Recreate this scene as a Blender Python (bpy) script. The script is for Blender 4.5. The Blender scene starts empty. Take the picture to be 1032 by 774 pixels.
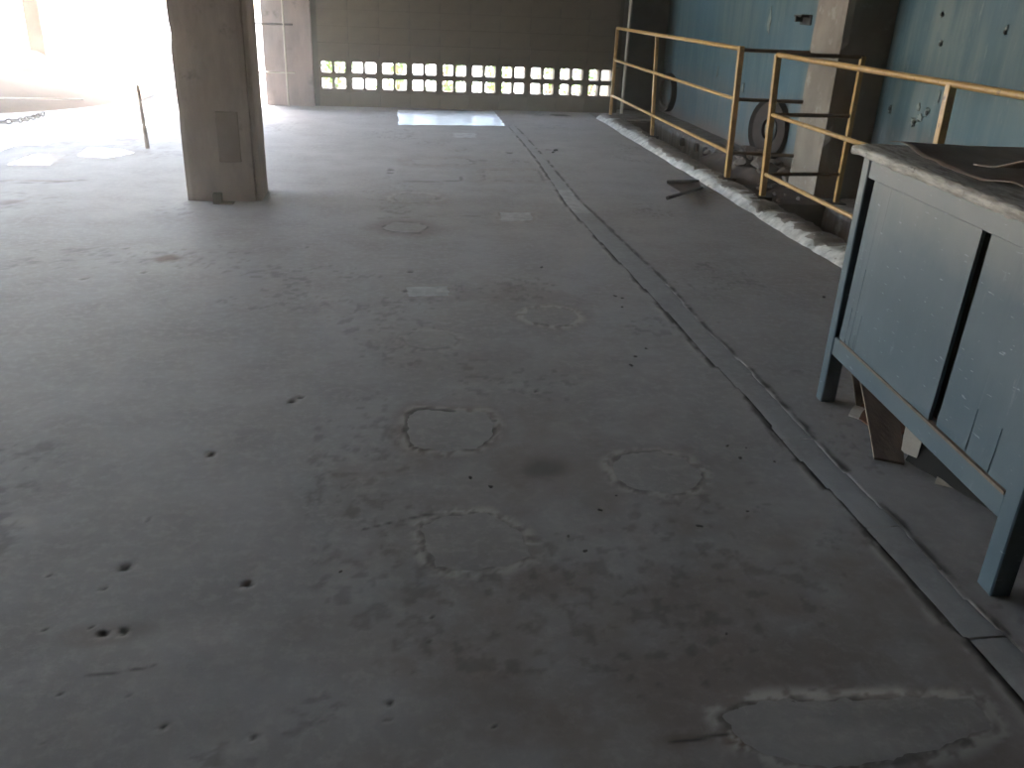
import bpy, bmesh, math, random
import numpy as np
from mathutils import Vector, Matrix

random.seed(7)
C = bpy.context.scene.collection
scene = bpy.context.scene

# ------------------------------------------------------------------ camera
CAM_H = 1.43
F_PX = 873.62
cam_right = Vector((0.99062307, -0.13078617, 0.03950848))
cam_up = Vector((0.01790515, 0.41096311, 0.91147613))
cam_fwd = Vector((0.1354450, 0.90222187, -0.40945128))
cd = bpy.data.cameras.new('camera')
cam = bpy.data.objects.new('camera', cd)
C.objects.link(cam)
m = Matrix.Identity(4)
for i in range(3):
    m[i][0] = cam_right[i]; m[i][1] = cam_up[i]; m[i][2] = -cam_fwd[i]
m[2][3] = CAM_H
cam.matrix_world = m
cd.sensor_width = 36.0
cd.sensor_fit = 'HORIZONTAL'
cd.lens = F_PX * 36.0 / 1032.0
cd.clip_end = 300
scene.camera = cam

# ------------------------------------------------------------------ light and exposure
world = bpy.data.worlds.new('world')
scene.world = world
world.use_nodes = True
wn = world.node_tree.nodes; wl = world.node_tree.links
bg = wn['Background']
sky = wn.new('ShaderNodeTexSky')
sky.sky_type = 'NISHITA'
sky.sun_disc = False
sky.sun_elevation = math.radians(52)
sky.sun_rotation = math.radians(-20)
sky.dust_density = 2.0
sky.air_density = 1.0
wl.new(sky.outputs['Color'], bg.inputs['Color'])
bg.inputs['Strength'].default_value = 0.8

sd = bpy.data.lights.new('sun', 'SUN')
sd.energy = 9.0
sd.angle = math.radians(0.6)
sd.color = (1.0, 0.93, 0.82)
sun = bpy.data.objects.new('sun', sd)
C.objects.link(sun)
sun_dir = Vector((-0.15, 0.25, 0.95)).normalized()      # towards the sun
sun.rotation_euler = sun_dir.to_track_quat('Z', 'Y').to_euler()
sun.location = (-6, 20, 12)

vs = scene.view_settings
scene.display_settings.display_device = 'sRGB'
vs.view_transform = 'Standard'
vs.look = 'None'
vs.gamma = 1.0
vs.use_curve_mapping = False
vs.exposure = 2.3
scene.cycles.use_denoising = True
scene.cycles.denoising_prefilter = 'ACCURATE'
scene.cycles.max_bounces = 10
scene.cycles.diffuse_bounces = 7
scene.cycles.sample_clamp_indirect = 8.0
scene.cycles.caustics_reflective = False
scene.cycles.caustics_refractive = False

# ------------------------------------------------------------------ helpers: noise
def _hash(ix, iy, seed):
    h = (ix.astype(np.int64) * 374761393 + iy.astype(np.int64) * 668265263 + seed * 1442695041) & 0x7fffffff
    h = (h ^ (h >> 13)) * 1274126177 & 0x7fffffff
    h = h ^ (h >> 16)
    return (h & 0xffff) / 65535.0

def vnoise(x, y, seed=0):
    x = np.asarray(x, float); y = np.asarray(y, float)
    ix = np.floor(x); iy = np.floor(y)
    fx = x - ix; fy = y - iy
    fx = fx * fx * (3 - 2 * fx); fy = fy * fy * (3 - 2 * fy)
    a = _hash(ix, iy, seed); b = _hash(ix + 1, iy, seed)
    c = _hash(ix, iy + 1, seed); d = _hash(ix + 1, iy + 1, seed)
    return (a * (1 - fx) + b * fx) * (1 - fy) + (c * (1 - fx) + d * fx) * fy

def fbm(x, y, octaves=4, seed=0):
    s = 0; a = 0.5; t = 0
    for o in range(octaves):
        s = s + a * vnoise(x * 2 ** o + 13.7 * o, y * 2 ** o - 7.3 * o, seed + o)
        t += a; a *= 0.5
    return s / t

def sstep(e0, e1, x):
    t = np.clip((x - e0) / (e1 - e0), 0, 1)
    return t * t * (3 - 2 * t)

# ------------------------------------------------------------------ helpers: materials
def new_mat(name):
    mt = bpy.data.materials.new(name)
    mt.use_nodes = True
    nt = mt.node_tree
    return mt, nt, nt.nodes['Principled BSDF']

def mix(nt, fac, a, b):
    n = nt.nodes.new('ShaderNodeMix'); n.data_type = 'RGBA'
    for sock, val in ((n.inputs['Factor'], fac), (n.inputs['A'] if False else n.inputs[6], a), (n.inputs[7], b)):
        if isinstance(val, (tuple, list)):
            sock.default_value = (*val[:3], 1)
        elif isinstance(val, (int, float)):
            sock.default_value = val
        else:
            nt.links.new(val, sock)
    return n.outputs[2]

def noise_out(nt, scale, detail=6, rough=0.6, stretch=(1, 1, 1), coord='Object'):
    tc = nt.nodes.new('ShaderNodeTexCoord')
    mp = nt.nodes.new('ShaderNodeMapping')
    mp.inputs['Scale'].default_value = stretch
    nt.links.new(tc.outputs[coord], mp.inputs['Vector'])
    n = nt.nodes.new('ShaderNodeTexNoise')
    n.inputs['Scale'].default_value = scale
    n.inputs['Detail'].default_value = detail
    n.inputs['Roughness'].default_value = rough
    nt.links.new(mp.outputs['Vector'], n.inputs['Vector'])
    return n.outputs['Fac']

def ramp(nt, val, lo, hi, out0=0.0, out1=1.0):
    n = nt.nodes.new('ShaderNodeMapRange')
    n.inputs['From Min'].default_value = lo
    n.inputs['From Max'].default_value = hi
    n.inputs['To Min'].default_value = out0
    n.inputs['To Max'].default_value = out1
    nt.links.new(val, n.inputs['Value'])
    return n.outputs['Result']

def bump(nt, bsdf, height, strength=0.4, dist=0.01):
    b = nt.nodes.new('ShaderNodeBump')
    b.inputs['Strength'].default_value = strength
    b.inputs['Distance'].default_value = dist
    nt.links.new(height, b.inputs['Height'])
    nt.links.new(b.outputs['Normal'], bsdf.inputs['Normal'])

def simple(name, col, col2=None, scale=8, rough=0.7, stretch=(1, 1, 1), bmp=0.3, metallic=0, lo=0.38, hi=0.62,
           spec=0.5, col3=None, scale3=30):
    mt, nt, b = new_mat(name)
    n = noise_out(nt, scale, stretch=stretch)
    c = mix(nt, ramp(nt, n, lo, hi), col, col2 if col2 else tuple(k * 0.75 for k in col))
    if col3:
        n3 = noise_out(nt, scale3, detail=8, rough=0.7)
        c = mix(nt, ramp(nt, n3, 0.58, 0.68), c, col3)
    nt.links.new(c, b.inputs['Base Color'])
    b.inputs['Roughness'].default_value = rough
    b.inputs['Metallic'].default_value = metallic
    b.inputs['Specular IOR Level'].default_value = spec
    if bmp:
        bump(nt, b, noise_out(nt, scale * 4, stretch=stretch, detail=8), bmp, 0.005)
    return mt

# ------------------------------------------------------------------ helpers: objects
def tag(o, label=None, cat=None, group=None, kind=None):
    if label: o['label'] = label
    if cat: o['category'] = cat
    if group: o['group'] = group
    if kind: o['kind'] = kind
    return o

def empty(name, loc=(0, 0, 0), rz=0.0):
    o = bpy.data.objects.new(name, None)
    o.empty_display_size = 0.1
    o.location = loc; o.rotation_euler = (0, 0, rz)
    C.objects.link(o)
    return o

def link(name, me, mats, parent=None, loc=None, rot=None):
    if mats is not None:
        if not isinstance(mats, (list, tuple)): mats = [mats]
        if len(me.materials) == 0:
            for k in mats: me.materials.append(k)
    o = bpy.data.objects.new(name, me)
    if parent is not None: o.parent = parent
    if loc is not None: o.location = loc
    if rot is not None: o.rotation_euler = rot
    C.objects.link(o)
    return o

def mesh_from(name, verts, faces, smooth=False):
    me = bpy.data.meshes.new(name)
    me.from_pydata([tuple(map(float, v)) for v in verts], [], [tuple(map(int, f)) for f in faces])
    me.update()
    if smooth:
        me.polygons.foreach_set('use_smooth', [True] * len(me.polygons))
    return me

class MB:
    """collects shapes in one bmesh"""
    def __init__(self): self.bm = bmesh.new()
    def box(self, x0, x1, y0, y1, z0, z1, bev=0.0):
        t = bmesh.new()
        bmesh.ops.create_cube(t, size=1.0)
        for v in t.verts:
            v.co.x = x0 if v.co.x < 0 else x1
            v.co.y = y0 if v.co.y < 0 else y1
            v.co.z = z0 if v.co.z < 0 else z1
        if bev > 0:
            bmesh.ops.bevel(t, geom=list(t.edges), offset=bev, segments=1, affect='EDGES')
        self._add(t)
        return self
    def _add(self, t):
        tmp = bpy.data.meshes.new('tmp')
        t.to_mesh(tmp); t.free()
        self.bm.from_mesh(tmp)
        bpy.data.meshes.remove(tmp)
    def tube(self, p0, p1, r, n=10, r1=None, square=False):
        p0 = Vector(p0); p1 = Vector(p1); d = (p1 - p0); L = d.length
        t = bmesh.new()
        if square:
            bmesh.ops.create_cube(t, size=1.0)
            for v in t.verts:
                v.co.x *= 2 * r; v.co.y *= 2 * r; v.co.z *= L
            bmesh.ops.bevel(t, geom=list(t.edges), offset=r * 0.15, segments=1, affect='EDGES')
        else:
            bmesh.ops.create_cone(t, cap_ends=True, segments=n, radius1=r, radius2=r if r1 is None else r1, depth=L)
        q = d.to_track_quat('Z', 'Y')
        if square and abs(d.normalized().z) > 0.9:
            q = Vector((0, 0, 1)).rotation_difference(d.normalized())
        mtx = Matrix.Translation((p0 + p1) / 2) @ q.to_matrix().to_4x4()
        bmesh.ops.transform(t, matrix=mtx, verts=t.verts)
        self._add(t)
        return self
    def mesh(self, name, smooth=False):
        me = bpy.data.meshes.new(name)
        self.bm.normal_update()
        self.bm.to_mesh(me); self.bm.free()
        if smooth:
            me.polygons.foreach_set('use_smooth', [True] * len(me.polygons))
            try:
                me.set_sharp_from_angle(angle=math.radians(40))
            except Exception:
                pass
        return me
    def build(self, name, mats, parent=None, loc=None, rot=None, smooth=False):
        return link(name, self.mesh(name, smooth), mats, parent, loc, rot)

def grid_mesh(name, X, Y, Z, smooth=True):
    """X, Y, Z are 2-D arrays (rows, cols)"""
    r, c = X.shape
    v = np.stack([X, Y, Z], -1).reshape(-1, 3)
    i = np.arange((r - 1) * (c - 1)); ry = i // (c - 1); cx = i % (c - 1)
    a = ry * c + cx
    f = np.stack([a, a + 1, a + c + 1, a + c], -1)
    me = bpy.data.meshes.new(name)
    me.vertices.add(len(v)); me.vertices.foreach_set('co', v.ravel())
    me.loops.add(f.size); me.loops.foreach_set('vertex_index', f.ravel().astype(np.int32))
    me.polygons.add(len(f))
    me.polygons.foreach_set('loop_start', np.arange(0, f.size, 4, dtype=np.int32))
    me.polygons.foreach_set('loop_total', np.full(len(f), 4, dtype=np.int32))
    me.update(calc_edges=True)
    if smooth:
        me.polygons.foreach_set('use_smooth', np.ones(len(f), dtype=bool))
    return me

def rough_box(name, x0, x1, y0, y1, z0, z1, step, amp, seed, chips=()):
    """a box of concrete with subdivided, uneven sides; chips: (x, y, z, radius, depth)"""
    bm = bmesh.new()
    nx = max(1, int((x1 - x0) / step)); ny = max(1, int((y1 - y0) / step)); nz = max(1, int((z1 - z0) / step))
    cache = {}
    def vert(i, j, k):
        key = (i, j, k)
        if key not in cache:
            cache[key] = bm.verts.new((x0 + (x1 - x0) * i / nx, y0 + (y1 - y0) * j / ny, z0 + (z1 - z0) * k / nz))
        return cache[key]
    for k in range(nz):
        for i in range(nx):
            bm.faces.new((vert(i, 0, k), vert(i + 1, 0, k), vert(i + 1, 0, k + 1), vert(i, 0, k + 1)))
            bm.faces.new((vert(i + 1, ny, k), vert(i, ny, k), vert(i, ny, k + 1), vert(i + 1, ny, k + 1)))
        for j in range(ny):
            bm.faces.new((vert(0, j + 1, k), vert(0, j, k), vert(0, j, k + 1), vert(0, j + 1, k + 1)))
            bm.faces.new((vert(nx, j, k), vert(nx, j + 1, k), vert(nx, j + 1, k + 1), vert(nx, j, k + 1)))
    for i in range(nx):
        for j in range(ny):
            bm.faces.new((vert(i, j, nz), vert(i + 1, j, nz), vert(i + 1, j + 1, nz), vert(i, j + 1, nz)))
    cx = (x0 + x1) / 2; cy = (y0 + y1) / 2
    vs_ = list(bm.verts)
    P = np.array([v.co[:] for v in vs_])
    d1 = (fbm(P[:, 0] * 9 + P[:, 1] * 9, P[:, 2] * 5, 4, seed) - 0.5) * amp
    for v, p, d in zip(vs_, P, d1):
        edge = (abs(abs(p[0] - cx) - (x1 - x0) / 2) < 1e-6) and (abs(abs(p[1] - cy) - (y1 - y0) / 2) < 1e-6)
        pull = 0.010 if edge else 0.0
        for (qx, qy, qz, r, dep) in chips:
            q = ((p[0] - qx) ** 2 + (p[1] - qy) ** 2 + (p[2] - qz) ** 2) ** 0.5
            if q < r: pull += dep * (1 - (q / r) ** 2)
        n = Vector((p[0] - cx, p[1] - cy, 0)).normalized()
        v.co.x += n.x * (d - pull); v.co.y += n.y * (d - pull)
    me = bpy.data.meshes.new(name)
    bm.normal_update(); bm.to_mesh(me); bm.free()
    return me

def stone_mesh(name, r, seed, flat=0.7):
    bm = bmesh.new()
    bmesh.ops.create_icosphere(bm, subdivisions=2, radius=r)
    rnd = random.Random(seed)
    planes = [Vector((rnd.uniform(-1, 1), rnd.uniform(-1, 1), rnd.uniform(-1, 1))).normalized() for _ in range(7)]
    for v in bm.verts:
        for p in planes:
            d = v.co.dot(p) - r * 0.62
            if d > 0: v.co -= p * d
        v.co.z *= flat
        v.co *= 1 + rnd.uniform(-.05, .05)
    me = bpy.data.meshes.new(name)
    bm.to_mesh(me); bm.free()
    return me

# ------------------------------------------------------------------ materials
def floor_material(name='cement_floor', t=(1, 1, 1)):
    mt, nt, b = new_mat(name)
    tint = lambda c: tuple(k * q for k, q in zip(c, t))
    at = nt.nodes.new('ShaderNodeAttribute'); at.attribute_name = 'wear_shade'
    sp = nt.nodes.new('ShaderNodeSeparateColor'); nt.links.new(at.outputs['Color'], sp.inputs['Color'])
    big = noise_out(nt, 0.7, detail=5, rough=0.6)
    mid = noise_out(nt, 3.0, detail=8, rough=0.62)
    fine = noise_out(nt, 26, detail=10, rough=0.7)
    c = mix(nt, ramp(nt, big, 0.35, 0.65), tint((0.362, 0.344, 0.332)), tint((0.305, 0.284, 0.270)))
    c = mix(nt, ramp(nt, mid, 0.40, 0.66, 0, 0.5), c, tint((0.235, 0.21, 0.195)))
    c = mix(nt, ramp(nt, fine, 0.48, 0.62, 0, 0.55), c, tint((0.40, 0.372, 0.35)))
    c = mix(nt, sp.outputs['Blue'], c, (0.15, 0.10, 0.072))      # brown dirt, also the foreground's painted shade
    c = mix(nt, sp.outputs['Green'], c, (0.44, 0.40, 0.36))      # pale scuffed cement
    c = mix(nt, sp.outputs['Red'], c, (0.035, 0.030, 0.027))     # dark tone of pits, cracks, stains and the drain mouth
    nt.links.new(c, b.inputs['Base Color'])
    r = ramp(nt, mid, 0.3, 0.7, 0.66, 0.80)
    nt.links.new(r, b.inputs['Roughness'])
    b.inputs['Specular IOR Level'].default_value = 0.06
    bump(nt, b, fine, 0.25, 0.004)
    return mt

M_floor = floor_material()
M_mend = floor_material('floor_mend', (0.97, 0.96, 0.94))
M_trench = floor_material('trench_mortar', (0.95, 0.98, 1.0))
M_patch = simple('mended_cement', (0.325, 0.285, 0.26), (0.255, 0.222, 0.20), 5, 0.5, bmp=0.25, col3=(0.36, 0.34, 0.31), scale3=18)
M_patch_pale = simple('pale_mended_cement', (0.42, 0.415, 0.405), (0.29, 0.285, 0.275), 14, 0.6, bmp=0.2)
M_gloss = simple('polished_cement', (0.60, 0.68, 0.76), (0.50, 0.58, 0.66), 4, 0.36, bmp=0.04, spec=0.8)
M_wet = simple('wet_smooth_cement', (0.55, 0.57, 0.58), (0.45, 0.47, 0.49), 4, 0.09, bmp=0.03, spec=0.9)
M_strip = simple('trench_fill', (0.315, 0.30, 0.285), (0.235, 0.225, 0.215), 6, 0.48, bmp=0.4, stretch=(1, .5, 1), col3=(0.17, 0.165, 0.16), scale3=9)
M_kerb = simple('whitewashed_kerb', (0.60, 0.57, 0.52), (0.34, 0.315, 0.28), 11, 0.85, bmp=1.0, col3=(0.10, 0.08, 0.065), scale3=16)
M_kerbtop = simple('dirty_kerb_top', (0.27, 0.225, 0.19), (0.15, 0.115, 0.092), 7, 0.9, bmp=0.9, col3=(0.40, 0.38, 0.35), scale3=14)
M_column = simple('column_concrete', (0.41, 0.31, 0.275), (0.30, 0.225, 0.20), 3.2, 0.85, bmp=0.5, stretch=(1.6, 1.6, .5), col3=(0.21, 0.165, 0.14), scale3=5)
M_pillar = simple('pillar_concrete', (0.30, 0.245, 0.195), (0.21, 0.17, 0.135), 3, 0.85, bmp=0.5, stretch=(1, 1, .6), col3=(0.36, 0.32, 0.28), scale3=6)
M_colpatch = simple('darker_column_patch', (0.24, 0.175, 0.155), (0.20, 0.145, 0.125), 6, 0.85, bmp=0.5)
M_dark_pillar = simple('weathered_pillar', (0.16, 0.155, 0.135), (0.10, 0.10, 0.085), 3, 0.85, bmp=0.5)
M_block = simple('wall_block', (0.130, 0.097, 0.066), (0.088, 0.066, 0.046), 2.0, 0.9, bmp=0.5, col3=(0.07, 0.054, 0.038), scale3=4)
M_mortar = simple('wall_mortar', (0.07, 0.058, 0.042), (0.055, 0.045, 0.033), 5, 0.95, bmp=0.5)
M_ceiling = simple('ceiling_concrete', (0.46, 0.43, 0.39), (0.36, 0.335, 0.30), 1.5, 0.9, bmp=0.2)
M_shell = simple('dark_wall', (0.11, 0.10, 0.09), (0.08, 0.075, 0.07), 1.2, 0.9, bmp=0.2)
M_pit = simple('pit_earth', (0.115, 0.08, 0.06), (0.07, 0.05, 0.04), 5, 0.95, bmp=0.8)
M_ledge = simple('ledge_concrete', (0.26, 0.23, 0.20), (0.13, 0.105, 0.09), 4, 0.9, bmp=0.7, stretch=(1, 3.0, .4), col3=(0.36, 0.35, 0.33), scale3=6)
M_yellow = simple('yellow_rail_paint', (0.53, 0.315, 0.105), (0.43, 0.24, 0.075), 14, 0.36, bmp=0.1, col3=(0.17, 0.085, 0.035), scale3=22)
M_rustred = simple('reddish_scrap', (0.20, 0.085, 0.045), (0.13, 0.055, 0.03), 9, 0.85, bmp=0.4)
M_brownbar = simple('brown_rail_paint', (0.17, 0.10, 0.05), (0.12, 0.07, 0.038), 14, 0.5, bmp=0.1)
M_rust = simple('rusty_steel', (0.072, 0.045, 0.033), (0.045, 0.030, 0.024), 12, 0.75, bmp=0.5, metallic=0.2)
M_disc = simple('rusted_disc', (0.050, 0.030, 0.021), (0.030, 0.019, 0.014), 9, 0.8, bmp=0.5)
M_iron = simple('dark_iron', (0.05, 0.042, 0.038), (0.035, 0.03, 0.028), 12, 0.7, bmp=0.4, metallic=0.2)
M_black = simple('recess_shade_black', (0.012, 0.011, 0.010), (0.018, 0.016, 0.014), 8, 0.95, bmp=0)  # near-black colour standing for shade in holes, gaps and under the cabinet
M_veneer = simple('peeling_brown_veneer', (0.20, 0.14, 0.105), (0.13, 0.09, 0.068), 5, 0.55, bmp=0.4, stretch=(.4, 2, 1), col3=(0.22, 0.18, 0.15), scale3=9)
M_plank = simple('brown_board', (0.17, 0.12, 0.085), (0.11, 0.075, 0.055), 6, 0.75, bmp=0.4, stretch=(4, .5, 4))
M_card = simple('pale_torn_board', (0.52, 0.46, 0.38), (0.42, 0.36, 0.30), 9, 0.85, bmp=0.4)
M_earth = simple('heaped_earth', (0.13, 0.072, 0.042), (0.095, 0.052, 0.03), 3, 0.95, bmp=0.8)
M_ground = simple('dry_ground', (0.50, 0.46, 0.41), (0.42, 0.38, 0.33), 1.2, 0.95, bmp=0.5)
M_stone = simple('broken_rubble', (0.24, 0.19, 0.16), (0.13, 0.095, 0.08), 14, 0.9, bmp=0.6, col3=(0.34, 0.32, 0.30), scale3=12)
M_chipstone = simple('dark_stone_chip', (0.11, 0.095, 0.085), (0.07, 0.06, 0.055), 40, 0.9, bmp=0.4)
M_wood = simple('weathered_stake', (0.40, 0.28, 0.20), (0.30, 0.21, 0.15), 10, 0.85, bmp=0.4, stretch=(4, 4, .5))
M_palepost = simple('pale_post', (0.36, 0.24, 0.15), (0.30, 0.20, 0.12), 4, 0.9, bmp=0.3)
M_chain = simple('chain_iron', (0.07, 0.06, 0.055), (0.045, 0.04, 0.038), 30, 0.6, bmp=0.2, metallic=0.4)
M_plaster = simple('bare_plaster', (0.30, 0.31, 0.28), (0.22, 0.235, 0.215), 14, 0.9, bmp=0.4)
M_pipe = simple('pale_pipe', (0.50, 0.44, 0.36), (0.42, 0.36, 0.28), 10, 0.6, bmp=0.1)

def leaf_material():
    mt, nt, b = new_mat('shrub_leaves')
    c = mix(nt, ramp(nt, noise_out(nt, 3), 0.35, 0.65), (0.06, 0.13, 0.035), (0.12, 0.20, 0.06))
    nt.links.new(c, b.inputs['Base Color'])
    b.inputs['Roughness'].default_value = 0.5
    tr = nt.nodes.new('ShaderNodeBsdfTranslucent'); tr.inputs['Color'].default_value = (0.22, 0.38, 0.08, 1)
    ms = nt.nodes.new('ShaderNodeMixShader'); ms.inputs[0].default_value = 0.45
    nt.links.new(b.outputs[0], ms.inputs[1]); nt.links.new(tr.outputs[0], ms.inputs[2])
    nt.links.new(ms.outputs[0], nt.nodes['Material Output'].inputs['Surface'])
    return mt
M_leaf = leaf_material()

def blue_wall_material():
    mt, nt, b = new_mat('blue_distemper_wall')
    streak = noise_out(nt, 3.2, detail=8, rough=0.65, stretch=(1, 2.2, 0.22))
    blot = noise_out(nt, 1.1, detail=6, rough=0.6)
    fine = noise_out(nt, 10, detail=10, rough=0.75, stretch=(1, 2, 0.5))
    c = mix(nt, ramp(nt, streak, 0.40, 0.60), (0.050, 0.108, 0.130), (0.140, 0.180, 0.170))
    c = mix(nt, ramp(nt, blot, 0.42, 0.62, 0, 0.7), c, (0.075, 0.145, 0.182))
    tc = nt.nodes.new('ShaderNodeTexCoord')
    sx = nt.nodes.new('ShaderNodeSeparateXYZ'); nt.links.new(tc.outputs['Object'], sx.inputs[0])
    add = nt.nodes.new('ShaderNodeMath'); add.operation = 'MULTIPLY_ADD'
    nt.links.new(blot, add.inputs[0]); add.inputs[1].default_value = 0.25; nt.links.new(sx.outputs['Z'], add.inputs[2])
    low = ramp(nt, add.outputs[0], 0.80, 0.70)                    # worn band below the dado line
    lown = nt.nodes.new('ShaderNodeMath'); lown.operation = 'MULTIPLY'
    nt.links.new(low, lown.inputs[0]); nt.links.new(ramp(nt, streak, 0.40, 0.60, 0.25, 0.9), lown.inputs[1])
    c = mix(nt, lown.outputs[0], c, (0.150, 0.158, 0.158))
    foot = ramp(nt, add.outputs[0], 0.30, 0.14)
    c = mix(nt, foot, c, (0.17, 0.13, 0.105))
    c = mix(nt, ramp(nt, fine, 0.58, 0.68, 0, 0.6), c, (0.27, 0.285, 0.26))
    nt.links.new(c, b.inputs['Base Color'])
    b.inputs['Roughness'].default_value = 0.6
    bump(nt, b, fine, 0.35, 0.006)
    return mt
M_blue = blue_wall_material()

def cabinet_material():
    mt, nt, b = new_mat('slate_blue_cabinet_paint')
    n1 = noise_out(nt, 3, detail=7)
    n2 = noise_out(nt, 7, detail=10, rough=0.75, stretch=(2.5, 1, .6))
    sc = noise_out(nt, 16, detail=3, rough=0.5, stretch=(1.2, 1, 7))
    c = mix(nt, ramp(nt, n1, 0.35, 0.65), (0.040, 0.069, 0.090), (0.066, 0.095, 0.115))
    tc = nt.nodes.new('ShaderNodeTexCoord')
    sx = nt.nodes.new('ShaderNodeSeparateXYZ'); nt.links.new(tc.outputs['Object'], sx.inputs[0])
    add = nt.nodes.new('ShaderNodeMath'); add.operation = 'MULTIPLY_ADD'
    nt.links.new(n1, add.inputs[0]); add.inputs[1].default_value = 0.5; nt.links.new(sx.outputs['Z'], add.inputs[2])
    c = mix(nt, ramp(nt, add.outputs[0], 0.95, 1.22, 0, 0.75), c, (0.165, 0.16, 0.15))   # greyer and paler towards the top
    c = mix(nt, ramp(nt, n2, 0.60, 0.72, 0, 0.5), c, (0.21, 0.235, 0.25))
    c = mix(nt, ramp(nt, sc, 0.68, 0.72, 0, 0.5), c, (0.36, 0.40, 0.42))
    nt.links.new(c, b.inputs['Base Color'])
    b.inputs['Roughness'].default_value = 0.42
    bump(nt, b, n2, 0.2, 0.003)
    return mt
M_cab = cabinet_material()
M_cabtop = simple('worn_white_top_edge', (0.56, 0.52, 0.46), (0.27, 0.235, 0.20), 30, 0.8, bmp=1.0, stretch=(.35, 2, 2), col3=(0.10, 0.08, 0.062), scale3=34)

# ================================================================== STRUCTURE
WX = 3.85          # blue wall
BY = 12.10         # back wall face
LX = -9.0          # far left side of the hall
RY = -5.0          # wall behind the camera
CEIL = 4.4
PITL, PITR = 2.97, 3.44

# ---- floor patch outlines (x, y)
def ell(x0, x1, y0, y1, n=20, seed=0, jit=0.06):
    rnd = random.Random(seed)
    cx, cy, rx, ry = (x0 + x1) / 2, (y0 + y1) / 2, (x1 - x0) / 2, (y1 - y0) / 2
    return [(cx + rx * math.cos(a) * (1 + rnd.uniform(-jit, jit)), cy + ry * math.sin(a) * (1 + rnd.uniform(-jit, jit)))
            for a in [2 * math.pi * k / n for k in range(n)]]
PATCHES = [
    # outline, material, rim pale, rim dark, label
    ([(0.054, 2.893), (0.09, 2.94), (0.20, 2.915), (0.343, 2.903), (0.365, 2.80), (0.336, 2.704), (0.279, 2.619), (0.17, 2.60), (0.069, 2.645), (0.04, 2.76)], 'patch', .55, .75, 'squarish grey mend ringed by a cracked brown rim'),
    (ell(0.71, 1.01, 2.285, 2.56, 20, 2), 'patch', .6, .5, 'round dark mend inside a pale broken ring'),
    ([(0.075, 2.156), (0.15, 2.205), (0.27, 2.212), (0.36, 2.10), (0.372, 1.986), (0.30, 1.945), (0.19, 1.93), (0.10, 1.95), (0.085, 2.05)], 'patch', .75, .45, 'grey mend with a chipped pale left corner'),
    (ell(0.054, 0.285, 3.53, 3.755, 18, 4), 'patch', .45, .25, None),
    ([(0.079, 4.419), (0.30, 4.434), (0.29, 4.269), (0.076, 4.255)], 'pale', .25, .1, 'small pale rectangular mend'),
    (ell(0.64, 0.90, 3.82, 4.08, 20, 5), 'patch', .7, .5, 'round mend with a double pale ring'),
    ([(-0.063, 5.66), (0.029, 5.823), (0.188, 5.80), (0.237, 5.694), (0.179, 5.537), (0.027, 5.559)], 'patch', .0, .6, 'six-sided mend with a thin dark outline'),
    (ell(0.029, 0.35, 6.433, 6.745, 18, 7), 'patch', .5, .35, None),
    ([(0.781, 6.14), (1.006, 6.149), (0.984, 5.909), (0.756, 5.874)], 'pale', .3, .2, 'pale gridded mend'),
    ([(0.82, 7.729), (1.31, 7.76), (1.29, 7.323), (0.801, 7.287)], 'patch', .25, .4, None),
    ([(0.70, 9.941), (0.97, 9.979), (0.947, 9.617), (0.686, 9.582)], 'pale', .1, .1, 'small pale mend before the glossy slab'),
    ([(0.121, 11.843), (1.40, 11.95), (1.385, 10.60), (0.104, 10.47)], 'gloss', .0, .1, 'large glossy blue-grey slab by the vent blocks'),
    ([(0.205, 8.213), (0.72, 8.316), (0.772, 8.063), (0.243, 7.965)], 'patch', .2, .35, None),
    ([(0.70, 1.36), (0.80, 1.40), (0.967, 1.385), (1.15, 1.375), (1.312, 1.355), (1.29, 1.269), (1.095, 1.219), (0.95, 1.205), (0.805, 1.216), (0.72, 1.28)], 'patch', .8, .55, 'large broken mend with a rust-stained rim'),
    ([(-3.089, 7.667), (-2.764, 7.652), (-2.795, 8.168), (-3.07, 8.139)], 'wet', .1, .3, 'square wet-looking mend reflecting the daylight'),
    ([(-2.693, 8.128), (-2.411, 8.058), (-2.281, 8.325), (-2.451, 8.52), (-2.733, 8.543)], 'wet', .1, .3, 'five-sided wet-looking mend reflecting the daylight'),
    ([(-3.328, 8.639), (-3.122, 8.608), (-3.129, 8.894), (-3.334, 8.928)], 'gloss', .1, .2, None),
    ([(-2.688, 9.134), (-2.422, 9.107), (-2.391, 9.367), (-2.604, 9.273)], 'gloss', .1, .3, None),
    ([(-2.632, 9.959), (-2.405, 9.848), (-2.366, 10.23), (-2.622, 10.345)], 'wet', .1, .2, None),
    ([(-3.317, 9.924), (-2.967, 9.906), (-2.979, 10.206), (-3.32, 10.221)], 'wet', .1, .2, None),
    ([(-3.391, 8.309), (-3.37, 8.801), (-3.345, 9.231), (-3.362, 10.066), (-3.483, 10.2), (-3.474, 9.412), (-3.485, 9.029), (-3.507, 8.618), (-3.56, 8.25)], 'wet', .1, .3, 'narrow wet-looking channel fill'),
]
STRIP_L = [(1.415, 10.6), (1.395, 8.38), (1.31, 6.4), (1.33, 5.34), (1.352, 4.31), (1.365, 3.89), (1.371, 3.3), (1.392, 2.87), (1.374, 2.6), (1.398, 2.19), (1.398, 1.94), (1.396, 1.63), (1.41, 1.5), (1.41, 0.9)]
STRIP_R = [(1.495, 10.6), (1.493, 8.39), (1.451, 6.53), (1.481, 5.70), (1.517, 4.49), (1.500, 3.75), (1.52, 3.33), (1.516, 2.84), (1.515, 2.46), (1.533, 2.07), (1.514, 1.75), (1.531, 1.56), (1.53, 0.9)]
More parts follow.
